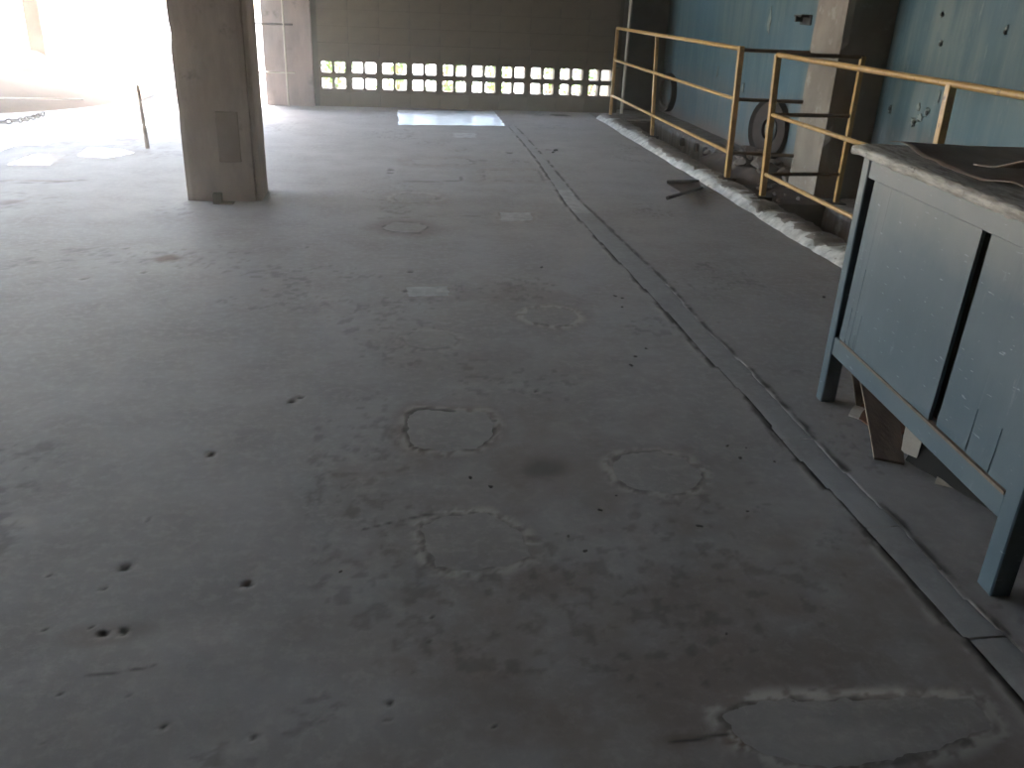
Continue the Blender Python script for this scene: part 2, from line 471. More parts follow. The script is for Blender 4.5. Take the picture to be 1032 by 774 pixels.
PITS = [(-0.714, 2.014, .020), (-0.603, 2.629, .018), (-0.386, 1.92, .018), (-0.378, 3.033, .020), (-0.352, 3.065, .018), (-0.748, 1.932, .013),
        (-0.652, 1.756, .017), (-0.698, 1.753, .020), (-0.495, 1.443, .013), (-0.727, 1.418, .010), (0.084, 1.746, .010), (0.078, 1.662, .010),
        (-0.02, 1.468, .014), (-0.025, 1.422, .012), (0.559, 3.08, .018), (-0.836, 1.779, .010), (-0.732, 1.777, .009), (-0.711, 2.249, .010),
        (-0.733, 1.556, .009), (-0.584, 1.537, .008), (-0.401, 1.703, .007), (0.20, 1.38, .010), (-0.30, 1.40, .012), (-0.9, 2.0, .012),
        (-1.308, 4.67, .03), (-1.524, 5.159, .03), (-1.582, 4.567, .03), (0.067, 4.352, .03), (0.107, 4.705, .03), (-0.5, 5.2, .025),
        (0.02, 7.7, .05), (0.01, 7.55, .04), (1.18, 8.72, .07), (1.62, 8.95, .05), (1.47, 8.73, .04)]

def inside(px, py, poly):
    res = np.zeros(px.shape, bool)
    n = len(poly)
    for k in range(n):
        x1, y1 = poly[k]; x2, y2 = poly[(k + 1) % n]
        cond = (y1 > py) != (y2 > py)
        xi = (x2 - x1) * (py - y1) / ((y2 - y1) + 1e-12) + x1
        res ^= cond & (px < xi)
    return res

def poly_dist(px, py, poly):
    d = np.full(px.shape, 1e9)
    n = len(poly)
    for k in range(n):
        x1, y1 = poly[k]; x2, y2 = poly[(k + 1) % n]
        dx, dy = x2 - x1, y2 - y1
        t = np.clip(((px - x1) * dx + (py - y1) * dy) / (dx * dx + dy * dy + 1e-12), 0, 1)
        d = np.minimum(d, np.hypot(px - x1 - t * dx, py - y1 - t * dy))
    return d

def line_dist(px, py, pts):
    d = np.full(px.shape, 1e9)
    for k in range(len(pts) - 1):
        x1, y1 = pts[k]; x2, y2 = pts[k + 1]
        dx, dy = x2 - x1, y2 - y1
        t = np.clip(((px - x1) * dx + (py - y1) * dy) / (dx * dx + dy * dy + 1e-12), 0, 1)
        d = np.minimum(d, np.hypot(px - x1 - t * dx, py - y1 - t * dy))
    return d

def floor_z(X, Y):
    X = np.asarray(X, float); Y = np.asarray(Y, float)
    return (fbm(X * 1.3, Y * 1.3, 4, 3) - 0.5) * 0.010 + (fbm(X * 9, Y * 9, 3, 9) - 0.5) * 0.003

def build_floor():
    ys = [0.9]
    while ys[-1] < BY:
        ys.append(ys[-1] + max(0.007, 0.0058 * ys[-1]))
    ys = np.array(ys); ys[-1] = BY
    ys = np.concatenate([[RY, 0.0], ys])
    xs = np.concatenate([np.linspace(LX, -5.0, 8)[:-1], np.arange(-5.0, -1.5, 0.03), np.arange(-1.5, 2.70, 0.0105), [2.70]])
    X, Y = np.meshgrid(xs, ys)
    Z = floor_z(X, Y)
    R = np.zeros_like(X); G = np.zeros_like(X); B = np.zeros_like(X)
    w = (fbm(X * 14, Y * 14, 4, 21) - 0.5)
    for (poly, kind, pale, dark, lab) in PATCHES:
        P = np.array(poly); x0, y0 = P.min(0) - .15; x1, y1 = P.max(0) + .15
        sel = (X > x0) & (X < x1) & (Y > y0) & (Y < y1)
        px, py = X[sel], Y[sel]
        scale = max(1.0, P[:, 1].mean() / 3.5)
        d = poly_dist(px, py, poly); ins = inside(px, py, poly)
        ww = w[sel]
        n2 = fbm(px * 42 / scale, py * 42 / scale, 3, 5)
        edge = d + ww * 0.020
        Z[sel] = np.where(ins & (d > 0.024 * scale), Z[sel] - 0.008, Z[sel] + 0.0012 * np.exp(-(d / (0.02 * scale)) ** 2))
        G[sel] = np.maximum(G[sel], np.where(~ins, min(1, 1.3 * pale) * sstep(0.055 * scale, 0.015 * scale, edge) * sstep(.38, .54, n2), 0))
        R[sel] = np.maximum(R[sel], 0.95 * dark * sstep(0.016 * scale, 0.002, np.abs(edge - 0.004)) * sstep(.40, .56, fbm(px * 12, py * 12, 3, 77)))
        B[sel] = np.maximum(B[sel], np.where(~ins, 0.7 * dark * sstep(0.11 * scale, 0.0, d), 0))
    # trench fill cut
    ring = STRIP_L + STRIP_R[::-1]
    sel = (X > 1.15) & (X < 1.75)
    px, py = X[sel], Y[sel]
    ins = inside(px, py, ring); d = poly_dist(px, py, ring)
    dl = np.minimum(line_dist(px, py, STRIP_L), line_dist(px, py, STRIP_R))
    n2 = fbm(px * 18, py * 9, 4, 31); e = d + w[sel] * 0.03
    Z[sel] = np.where(ins & (d > 0.016), Z[sel] - 0.012, Z[sel] + 0.002 * np.exp(-(d / 0.02) ** 2) * n2)
    R[sel] = np.maximum(R[sel], 0.9 * sstep(0.024, 0.002, np.abs(e)) * sstep(.34, .50, n2))
    G[sel] = np.maximum(G[sel], np.where(~ins, 0.85 * sstep(0.05, 0.01, e) * sstep(.50, .60, n2) * (px < 1.45), 0))
    # pits
    for (x, y, r) in PITS:
        r = r * 0.72
        rr = r * 2.2
        sel = (np.abs(X - x) < rr * 1.5) & (np.abs(Y - y) < rr * 1.5)
        q = np.hypot((X[sel] - x), (Y[sel] - y)) / r + w[sel] * 0.9
        Z[sel] -= np.clip(1 - q * q, 0, 1) * min(r * 0.5, 0.012)
        R[sel] = np.maximum(R[sel], 0.75 * sstep(1.05, 0.4, q))
        G[sel] = np.maximum(G[sel], 0.35 * sstep(0.5, 0.1, np.abs(q - 1.4)))
    # stains, plus painted darkening of the near floor and drain mouth
    def blot(cx, cy, rx, ry, arr, amt, seed, soft=0.8):
        q = np.hypot((X - cx) / rx, (Y - cy) / ry) + (fbm(X * 8, Y * 8, 4, seed) - 0.5) * 1.2
        np.maximum(arr, amt * sstep(1.0, 1.0 - soft, q), out=arr)
    blot(0.49, 2.46, 0.15, 0.11, R, 0.42, 41, 1.0)
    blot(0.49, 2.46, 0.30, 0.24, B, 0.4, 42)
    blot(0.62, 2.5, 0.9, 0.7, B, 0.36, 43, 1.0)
    blot(0.85, 1.45, 1.25, 1.05, B, 0.46, 44, 1.0)  # broad brown grime that also paints in the foreground's shade
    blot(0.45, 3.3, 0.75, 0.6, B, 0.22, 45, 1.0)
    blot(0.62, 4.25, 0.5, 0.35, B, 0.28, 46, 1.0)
    blot(-1.24, 4.93, 0.13, 0.10, B, 0.75, 47)
    blot(-1.07, 2.26, 0.08, 0.05, G, 0.6, 48)
    blot(-0.70, 1.75, 0.14, 0.05, B, 0.3, 49)
    blot(0.62, 1.31, 0.14, 0.05, B, 0.8, 50)
    blot(0.72, 1.30, 0.05, 0.05, B, 0.9, 51)
    blot(2.25, 11.72, 0.16, 0.14, R, 0.9, 52, 0.3)               # dark inside of the drain mouth painted flat, by the railing
    blot(-2.6, 7.05, 0.35, 0.05, B, 0.6, 53)
    blot(-2.57, 6.3, 0.10, 0.10, B, 0.6, 54)
    speck = fbm(X * 30, Y * 30, 3, 91) * sstep(.5, .68, fbm(X * 1.6, Y * 1.6, 3, 92))
    R = np.maximum(R, 0.28 * sstep(.56, .70, speck))
    # long hairline cracks
    for pts, wd, amt in (([(-0.874, 1.607), (-0.75, 1.609), (-0.646, 1.612), (-0.55, 1.63)], .006, .6),
                         ([(-0.10, 2.15), (-0.055, 2.166), (0.092, 2.219), (0.20, 2.225), (0.29, 2.20)], .008, .7),
                         ([(0.12, 7.199), (0.35, 7.22), (0.591, 7.272), (0.60, 7.45)], .025, .5),
                         ([(0.205, 8.213), (0.5, 8.1), (0.9, 8.25)], .03, .5),
                         ([(-2.9, 7.0), (-2.6, 6.95), (-2.33, 7.1)], .02, .5),
                         ([(0.57, 1.30), (0.70, 1.31)], .008, .8),
                         ([(-0.2, 5.9), (0.3, 6.0), (0.75, 6.05)], .012, .3)):
        d = line_dist(X, Y, pts) + np.abs(w) * 0.012
        R = np.maximum(R, amt * sstep(wd, wd * 0.2, d))
    far = Y < 0.5
    Z[far] = 0
    me = grid_mesh('floor', X, Y, Z)
    col = me.color_attributes.new('wear_shade', 'FLOAT_COLOR', 'POINT')
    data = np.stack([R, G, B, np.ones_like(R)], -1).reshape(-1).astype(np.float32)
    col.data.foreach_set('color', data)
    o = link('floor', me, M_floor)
    tag(o, 'worn grey cement floor with mended spots and pits', 'floor', kind='structure')
    return o
floor = build_floor()

def fill_patch(name, poly, mt, parent, z=0.0, sub=5, label=None, seed=0):
    """a fan of rings so the mend has its own slightly domed, uneven top"""
    n0 = len(poly); pts = []
    for k in range(n0):
        a = Vector(poly[k]); b = Vector(poly[(k + 1) % n0])
        L = (b - a).length; ns = max(3, min(14, int(L / (0.012 * max(1.0, a.y / 3.0)))))
        nrm = Vector((b.y - a.y, a.x - b.x)) / max(L, 1e-6)
        for s in range(ns):
            q = a.lerp(b, s / ns)
            w = float(fbm(np.array([q.x * 32]), np.array([q.y * 32]), 3, 19)[0]) - .5
            pts.append(q + nrm * w * 0.028 * max(1.0, a.y / 4.0))
    c = sum(pts, Vector((0, 0))) / len(pts)
    zf = lambda x, y: float(floor_z(np.array([x]), np.array([y]))[0])
    verts = [(c.x, c.y, z + 0.0002 + zf(c.x, c.y))]; faces = []
    n = len(pts)
    rings = [0.2, 0.4, 0.6, 0.8, 0.96, 1.0]
    rnd = random.Random(seed)
    n = len(pts)
    for ri, r in enumerate(rings):
        for p in pts:
            q = c + (p - c) * (r - (0.02 * rnd.random() if ri > 3 else 0))
            verts.append((q.x, q.y, z + zf(q.x, q.y) ))
    for k in range(n): faces.append((0, 1 + k, 1 + (k + 1) % n))
    for ri in range(len(rings) - 1):
        for k in range(n):
            a = 1 + ri * n + k; b = 1 + ri * n + (k + 1) % n
            faces.append((a, a + n, b + n, b))
    o = link(name, mesh_from(name, verts, faces, False), mt, parent)
    if label: o['label'] = label
    return o
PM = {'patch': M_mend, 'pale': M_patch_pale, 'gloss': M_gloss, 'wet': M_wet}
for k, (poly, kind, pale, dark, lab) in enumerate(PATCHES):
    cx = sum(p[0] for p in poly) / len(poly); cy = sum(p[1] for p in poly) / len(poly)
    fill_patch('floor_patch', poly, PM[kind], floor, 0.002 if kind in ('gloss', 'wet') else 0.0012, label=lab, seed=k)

# filled trench, poured in lengths
def interp(line, y):
    pts = sorted(line, key=lambda p: p[1])
    return float(np.interp(y, [p[1] for p in pts], [p[0] for p in pts]))
cuts = [0.9, 1.55, 2.05, 2.62, 3.20, 3.86, 4.60, 5.40, 6.14, 6.95, 7.9, 9.2, 10.6]
for k in range(len(cuts) - 1):
    y0, y1 = cuts[k] + 0.004, cuts[k + 1] - 0.004
    ny = max(6, int((y1 - y0) / (0.02 * (1 + k * .15)))); nx = 8
    yy = np.linspace(y0, y1, ny)
    xl = np.array([interp(STRIP_L, y) for y in yy]); xr = np.array([interp(STRIP_R, y) for y in yy])
    xl += (fbm(yy * 14, yy * 0 + 1, 3, 3) - .5) * .025; xr += (fbm(yy * 14, yy * 0 + 9, 3, 8) - .5) * .025
    T = np.linspace(0, 1, nx)
    X = xl[:, None] * (1 - T) + xr[:, None] * T; Y = np.repeat(yy[:, None], nx, 1)
    Z = 0.0015 + floor_z(X, Y) + (fbm(X * 16, Y * 16, 3, 12) - .5) * 0.002 - 0.003 * (np.abs(T - .5) * 2) ** 6
    gl = k == 8
    o = link('trench_fill', grid_mesh('trench_fill', X, Y, Z), M_patch_pale if gl else M_trench, floor)
    if gl: o['label'] = 'smoother pale length of trench fill'

# floor beyond the pit end (by the back wall)
o = MB().box(2.70, WX, 11.50, 12.62, -0.15, 0.0).build('floor_slab', M_ledge, floor)

# ---- kerb along the pit
def build_kerb():
    ys = np.concatenate([np.arange(-3.0, 1.0, 0.2), np.arange(1.0, 11.52, 0.018)])
    prof = [(2.675, -0.03), (2.695, 0.004), (2.712, 0.022), (2.735, 0.042), (2.765, 0.055), (2.80, 0.058), (2.85, 0.055), (2.90, 0.050), (2.94, 0.042), (2.965, 0.02), (2.97, -0.15), (2.975, -0.65)]
    X = np.zeros((len(ys), len(prof))); Y = X.copy(); Z = X.copy()
    for j, (px, pz) in enumerate(prof):
        n = (fbm(ys * 9 + j * .6, ys * 0 + j * .45, 4, 4) - .5) + 0.9 * (np.round(fbm(ys * 16, ys * 0 + j * .7, 2, 44) * 5) / 5 - .5)
        n2 = fbm(ys * 2.2, ys * 0 + j * .2, 2, 14) - .5
        X[:, j] = px + n * 0.028 * (1 if 0 < j < 10 else .4) + n2 * 0.03
        Y[:, j] = ys + (fbm(ys * 7, ys * 0 + j, 2, 24) - .5) * .02
        gap = np.exp(-((ys - 6.15) / 0.05) ** 2) * .03 + np.exp(-((ys - 7.75) / 0.05) ** 2) * .03 + np.exp(-((ys - 5.2) / .03) ** 2) * .02
        Z[:, j] = pz + (n * 0.026 - gap if 0 < j < 10 else 0)
    me = grid_mesh('kerb', X, Y, Z, smooth=False)
    me.materials.append(M_kerb); me.materials.append(M_kerbtop)
    nc = len(prof) - 1
    tone = fbm(ys * 5, ys * 0, 3, 66)
    me.polygons.foreach_set('material_index', np.array([1 if j >= (3 if tone[i] < .46 else 4 if tone[i] < .58 else 6) else 0 for i in range(len(ys) - 1) for j in range(nc)], dtype=np.int32))
    o = link('kerb', me, None)
    tag(o, 'low broken whitewashed concrete kerb along the pit edge', 'kerb', kind='structure')
    return o
kerb = build_kerb()

# ---- pit behind the kerb, ledge and bridge slab
pit = MB().box(PITL, PITR, -3.0, 11.5, -0.75, -0.62).build('pit_floor', M_pit)
tag(pit, 'dark earth bottom of the pit behind the kerb', 'pit', kind='structure')
e = MB().box(PITL, PITR, 11.35, 11.5, -0.65, -0.02).build('pit_end', M_pit, pit)
def ledge_face():
    ys = np.arange(-3.0, 11.51, 0.06); zs = np.linspace(-0.65, 0.0, 14)
    Y, Zg = np.meshgrid(ys, zs)
    n = fbm(Y * 4, Zg * 3, 4, 15) - .5
    X = PITR + n * .05
    top = Zg > -0.001
    Yt = np.vstack([Y, Y[-1:], Y[-1:]]); Xt = np.vstack([X, X[-1:] * 0 + 3.62, X[-1:] * 0 + WX + .01]); Zt = np.vstack([Zg + np.where(top, n * .03, 0), Zg[-1:] + (fbm(ys * 5, ys * 0, 3, 8)[None] - .5) * .03, Zg[-1:] + 0.005])
    o = link('ledge', grid_mesh('ledge', Xt, Yt, Zt, smooth=False), M_ledge)
    return tag(o, 'stained concrete ledge between the pit and the blue wall', 'ledge', kind='structure')
ledge = ledge_face()
for (y, z) in ((10.13, -0.075), (9.61, -0.055), (9.31, -0.05), (9.0, -0.05)):
    mb = MB()
    mb.tube((PITR - .035, y, z), (PITR + .05, y, z), 0.048, 14)
    po = mb.build('drain_pipe', M_rust, ledge)
    MB().tube((PITR - .037, y, z), (PITR - .033, y, z), 0.036, 14).build('pipe_mouth', M_black, po)  # flat black disc painting the dark inside of the pipe
bridge = link('bridge_slab', rough_box('bridge_slab', PITL - .02, PITR + .02, 6.50, 7.28, -0.65, 0.0, 0.08, 0.03, 5), M_pit)
tag(bridge, 'brown dirt-covered slab bridging the pit between the two railings', 'slab', kind='structure')

# ---- blue wall on the right
def blue_wall():
    ys = np.arange(RY, 12.75, 0.10); zs = np.linspace(-0.05, CEIL, 46)
    Y, Z = np.meshgrid(ys, zs)
    X = WX + (fbm(Y * 1.5, Z * 1.5, 3, 33) - .5) * .015
    o = link('wall_right', grid_mesh('wall_right', X, Y, Z), M_blue)
    return tag(o, 'faded blue-green plastered wall with vertical streaks', 'wall', kind='structure')
wall_right = blue_wall()
def chip(y, z, ry, rz, hole, seed, label=None):
    rnd = random.Random(seed)
    n = 22; verts = [(0, 0, 0)]; faces = []
    for k in range(n):
        a = 2 * math.pi * k / n; s = rnd.uniform(.4, 1.1)
        verts.append((0, ry * s * math.cos(a), rz * s * math.sin(a)))
    for k in range(n):
        a = verts[1 + k]; verts.append((0.012, a[1] * 1.1, a[2] * 1.1))
    for k in range(n):
        faces.append((0, 1 + (k + 1) % n, 1 + k))
        faces.append((1 + k, 1 + (k + 1) % n, 1 + n + (k + 1) % n, 1 + n + k))
    o = link('plaster_scar', mesh_from('plaster_scar', verts, faces), M_plaster, wall_right, (WX - .010, y, z))
    if label: o['label'] = label
    if hole:
        MB().tube((-.003, 0, 0), (.0, 0, 0), hole, 9).build('nail_hole', M_black, o, (0, rnd.uniform(-.3, .3) * ry, rnd.uniform(-.5, .3) * rz))  # flat black disc painting the dark of the hole
    return o
for k, (y, z, ry, rz, hh) in enumerate(((6.135, 1.42, .018, .022, .014), (6.073, 1.242, .018, .022, .014), (5.409, 1.352, .013, .03, .012), (6.539, .738, .02, .04, .016), (6.196, .688, .035, .035, .013),
                                        (6.051, .776, .03, .03, .017), (6.17, .80, .03, .03, 0), (6.12, .73, .04, .03, 0), (5.95, .90, .01, .05, 0), (9.10, 1.27, .05, .14, 0), (9.55, .60, .02, .05, 0), (10.4, .70, .02, .06, 0))):
    chip(y, z, ry, rz, hh, 10 + k)
MB().box(WX - .014, WX, 9.0, 9.0 + .02, 0.4, 0.4 + .02).bm.free()

# ---- back wall: base course, vent blocks and upper courses, each block its own piece
PITCH, BH = 0.393, 0.1985
X0 = -0.885
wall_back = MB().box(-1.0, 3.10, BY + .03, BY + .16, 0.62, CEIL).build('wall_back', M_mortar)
tag(wall_back, 'dark concrete block wall across the far end of the hall', 'wall', kind='structure')
bm_block = MB().box(0, PITCH - .0025, 0, 0.17, 0, BH - .002, 0.0015).mesh('wall_block')
def vent_block_mesh():
    bm = bmesh.new()
    W, H, D = PITCH - .0004, BH - .0004, 0.17
    hx = [0.028, 0.171, 0.199, 0.342]; z0, z1 = 0.028, 0.170
    xs_ = [0, *hx, W]; zs_ = [0, z0, z1, H]
    V = {}
    def v(i, j, k):
        if (i, j, k) not in V: V[i, j, k] = bm.verts.new((xs_[i], (0, D)[k], zs_[j]))
        return V[i, j, k]
    solid = lambda i, j: not (j == 1 and i in (1, 3)) and 0 <= i < 5 and 0 <= j < 3
    for i in range(5):
        for j in range(3):
            if not solid(i, j): continue
            bm.faces.new((v(i, j, 0), v(i + 1, j, 0), v(i + 1, j + 1, 0), v(i, j + 1, 0)))
            bm.faces.new((v(i, j, 1), v(i, j + 1, 1), v(i + 1, j + 1, 1), v(i + 1, j, 1)))
            for (di, dj, q) in ((-1, 0, ((i, j), (i, j + 1))), (1, 0, ((i + 1, j + 1), (i + 1, j))), (0, -1, ((i + 1, j), (i, j))), (0, 1, ((i, j + 1), (i + 1, j + 1)))):
                if not solid(i + di, j + dj):
                    (a, b), (c, d) = q
                    bm.faces.new((v(a, b, 0), v(c, d, 0), v(c, d, 1), v(a, b, 1)))
    bmesh.ops.recalc_face_normals(bm, faces=list(bm.faces))
    # rounded corners of the openings
    es = [e for e in bm.edges if abs(e.verts[0].co.y - e.verts[1].co.y) > .1 and 0.02 < e.verts[0].co.z < 0.18 and 0.01 < e.verts[0].co.x < W - .01]
    bmesh.ops.bevel(bm, geom=es, offset=0.011, segments=2, affect='EDGES')
    me = bpy.data.meshes.new('vent_block'); bm.to_mesh(me); bm.free()
    return me
me_vent = vent_block_mesh()
rb = random.Random(3)
def course(z, mesh, name, shift=0.0, n=12):
    for k in range(n):
        x = X0 - (PITCH if shift else 0) + shift + k * PITCH
        if x + PITCH > 3.2: break
        o = link(name, mesh, M_block, wall_back, (x, BY + rb.uniform(-.0015, .0015), z), (0, 0, rb.uniform(-.0015, .0015)))
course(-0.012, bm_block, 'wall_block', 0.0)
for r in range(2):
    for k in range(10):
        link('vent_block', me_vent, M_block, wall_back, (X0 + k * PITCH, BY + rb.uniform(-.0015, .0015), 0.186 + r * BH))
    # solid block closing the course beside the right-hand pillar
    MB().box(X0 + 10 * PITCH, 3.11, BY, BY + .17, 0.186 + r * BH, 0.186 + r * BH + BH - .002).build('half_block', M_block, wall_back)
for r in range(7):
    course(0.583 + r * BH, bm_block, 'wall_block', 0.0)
# a strip of ground wall below the vents' base course
MB().box(-.97, X0 - .001, BY + .004, BY + .16, -.05, 1.9).build('wall_edge', M_mortar, wall_back)
MB().box(-1.0, 3.10, BY + .02, BY + .16, -0.1, 0.186).build('wall_footing', M_mortar, wall_back)

# ---- pillars and column
def struct(name, me, mt, label, cat):
    o = link(name, me, mt)
    return tag(o, label, cat, kind='structure')
col = struct('column', rough_box('column', -1.432, -0.952, 6.40, 6.80, -0.02, CEIL, 0.04, 0.007, 8,
             chips=[(-1.43, 6.4, 1.10, .09, .012), (-0.95, 6.4, 1.25, .09, .012), (-1.43, 6.4, .6, .08, .006)]),
             M_column, 'square brown concrete column standing in mid floor', 'column')
o = MB().box(-0.953, -0.918, 6.43, 6.80, -0.02, CEIL, 0.008).build('corner_strip', M_column, col)
stain = MB().box(-1.18, -1.03, 6.386, 6.398, 0.28, 0.62, 0.004).build('dark_plaster_patch', M_colpatch, col)
pil = struct('pillar', rough_box('pillar', PITR, WX + .02, 6.73, 7.25, -0.02, CEIL, 0.06, 0.014, 18,
             chips=[(PITR, 6.73, .5, .07, .02), (PITR, 6.73, 1.2, .06, .015)]), M_pillar, 'grey concrete pillar against the blue wall behind the near railing', 'pillar')
pil2 = struct('pillar', rough_box('pillar_far', 3.04, WX + .02, 12.58, 12.95, -0.10, CEIL, 0.08, 0.012, 28), M_dark_pillar, 'dark weathered pillar in the far right corner of the hall', 'pillar')
pil3 = struct('pillar', rough_box('pillar_left', -1.565, -0.95, BY - .06, BY + .40, -0.02, CEIL, 0.08, 0.014, 38), M_column, 'brown-grey pillar at the left end of the block wall', 'pillar')

cp = MB().tube((3.17, 12.08, 0.0), (3.17, 12.08, CEIL - .01), .022, 10).build('corner_pipe', M_pipe, None, smooth=True)
tag(cp, 'pale vertical pipe running up the right end of the block wall', 'pipe')
o = MB().box(3.0, 3.10, BY + .17, 12.70, -.1, CEIL).build('wall_return', M_shell); tag(o, 'dark return wall in the far right corner', 'wall', kind='structure')
# ---- the rest of the shell, plus a slab and beams added to cut light
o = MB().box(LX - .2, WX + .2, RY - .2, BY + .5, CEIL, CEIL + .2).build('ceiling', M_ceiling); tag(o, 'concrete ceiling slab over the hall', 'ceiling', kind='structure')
o = MB().box(LX, WX - .02, RY, 4.4, 2.40, 2.7).build('bounce_block_slab', M_shell); tag(o, 'unseen dark slab added over the viewer to block bounce light', 'ceiling', kind='structure')  # out-of-view slab, added to keep ceiling bounce off the near floor
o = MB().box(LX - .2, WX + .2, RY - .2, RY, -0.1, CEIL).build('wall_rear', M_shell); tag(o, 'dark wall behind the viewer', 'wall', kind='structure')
LEFT_OPEN = 6.2
LIGHT_CUT_Z = 3.6
o = MB().box(LX - .2, -1.56, BY, BY + .25, 1.95, CEIL).build('light_cut_beam', M_shell); tag(o, 'unseen beam added to cut daylight over the open far left side', 'beam', kind='structure')  # out-of-view beam, set low to dim daylight on the left floor
o = MB().box(LX - .2, LX, LEFT_OPEN, BY, LIGHT_CUT_Z, CEIL).build('light_cut_beam', M_shell); tag(o, 'unseen beam added to cut daylight over the open left side', 'beam', kind='structure')  # out-of-view beam, its height chosen to limit daylight from the left
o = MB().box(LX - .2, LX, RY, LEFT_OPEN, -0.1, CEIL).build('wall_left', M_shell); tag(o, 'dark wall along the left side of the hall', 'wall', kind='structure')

# haze volume added to stand for lens glare around the opening
hz, hnt, hb = new_mat('glare_haze')
hnt.nodes.remove(hb)
hv = hnt.nodes.new('ShaderNodeVolumeScatter')
hv.inputs['Density'].default_value = 0.015
hv.inputs['Anisotropy'].default_value = 0.75
hv.inputs['Color'].default_value = (1, 0.96, 0.92, 1)
hnt.links.new(hv.outputs[0], hnt.nodes['Material Output'].inputs['Volume'])
air = MB().box(LX - .1, WX + .1, RY - .1, BY + .10, -0.9, CEIL + .1).build('glare_haze', hz)
tag(air, 'added haze filling the hall in place of lens glare', 'haze', kind='stuff')

# ================================================================== OUTSIDE
def ground():
    xs = np.linspace(-40, 30, 60); ys = np.linspace(BY + .3, 60, 50)
    X, Y = np.meshgrid(xs, ys); Z = -0.10 + (fbm(X * .5, Y * .5, 3, 2) - .5) * .15
    g = link('ground', grid_mesh('ground', X, Y, Z), M_ground)
    xs = np.linspace(-40, LX, 30); ys = np.linspace(-10, BY + .3, 30)
    X, Y = np.meshgrid(xs, ys); Z = -0.10 + (fbm(X * .5, Y * .5, 3, 2) - .5) * .1
    link('ground_side', grid_mesh('ground_side', X, Y, Z), M_ground, g)
    return tag(g, 'sunlit dry ground outside the hall', 'ground', kind='structure')
ground()
def mound():
    n = 60
    u = np.linspace(-1, 1, n); U, V = np.meshgrid(u, u)
    X = -5.0 + U * 1.75; Y = 11.9 + V * 1.55 + 0.25 * (X + 5.0)
    r = np.hypot(U, V)
    H = 0.42 * np.clip(1 - r ** 2, 0, 1) ** .8 + (fbm(X * 3, Y * 3, 4, 6) - .5) * .07 * np.clip(1.1 - r, 0, 1)
    pk = 0.22 * np.exp(-(((X + 4.40) / .25) ** 2 + ((Y - 12.3) / .3) ** 2))
    Z = -0.03 + H + pk
    o = link('earth_mound', grid_mesh('earth_mound', X, Y, Z), M_earth)
    return tag(o, 'low brown mound of earth at the open left edge', 'mound')
mound()
pp = link('post', rough_box('post', -4.66, -4.46, 12.9, 13.1, -0.1, 3.6, .1, .02, 3), M_palepost)
tag(pp, 'pale post rising out of the earth mound outside', 'post')
def shrub(x, y, h, r, seed, label):
    rnd = random.Random(seed)
    root = empty('shrub', (x, y, -0.08))
    tag(root, label, 'shrub', 'shrubs outside the vent blocks')
    mb = MB()
    for k in range(5):
        mb.tube((0, 0, 0), (rnd.uniform(-r, r) * .6, rnd.uniform(-r, r) * .6, h * .8), 0.018, 6, .006)
    mb.build('stem', M_wood, root)
    verts = []; faces = []
    for k in range(420):
        p = Vector((rnd.gauss(0, r * .5), rnd.gauss(0, r * .5), rnd.uniform(.05, 1) * h))
        a = Vector((rnd.uniform(-1, 1), rnd.uniform(-1, 1), rnd.uniform(-.5, 1))).normalized()
        b = a.orthogonal().normalized(); L = rnd.uniform(.05, .10)
        i = len(verts)
        verts += [p - b * .0, p + a * L * .5 + b * L * .28, p + a * L, p + a * L * .5 - b * L * .28]
        faces.append((i, i + 1, i + 2, i + 3))
    tag(link('foliage', mesh_from('foliage', verts, faces), M_leaf, root), kind='stuff')
for k, (x, y, h, r, w) in enumerate(((-0.75, 13.0, .9, .28, 'leftmost pair of vent blocks'), (0.15, 14.2, .8, .26, 'third pair of vent blocks from the left'), (0.85, 13.0, 1.0, .30, 'middle left vent blocks'),
                                  (1.65, 14.2, .8, .25, 'middle right vent blocks'), (2.35, 13.1, .9, .30, 'vent blocks left of the far railing'), (3.1, 14.0, .7, .28, 'rightmost vent blocks'))):
    shrub(x, y, h, r, k + 60, 'small leafy green shrub glimpsed outside through the ' + w)

# ================================================================== THINGS
# ---- yellow railings
def railing(name, label, posts, rails, cross, plates, group):
    base = posts[0][0]
    root = empty(name, (base[0], base[1], 0.0))
    tag(root, label, 'railing', group)
    off = Vector((base[0], base[1], 0))
    for (p0, p1, r) in posts:
        MB().tube(Vector(p0) - off, Vector(p1) - off, r, square=True).build('post', M_yellow, root)
    for (nm, p0, p1, r) in rails:
        MB().tube(Vector(p0) - off, Vector(p1) - off, r, 10).build(nm, M_yellow, root, smooth=True)
    for (nm, p0, p1, r) in cross:
        MB().tube(Vector(p0) - off, Vector(p1) - off, r, 10).build(nm, M_brownbar, root, smooth=True)['label'] = 'rust-brown crossbar'
    for (x, y, z) in plates:
        MB().box(x - .06 - off.x, x + .06 - off.x, y - .06 - off.y, y + .06 - off.y, z - .02, z + .012, .003).build('base_plate', M_rust, root)
    return root
RXr = 2.885
T, Md, Lo = 1.10, 0.705, 0.262
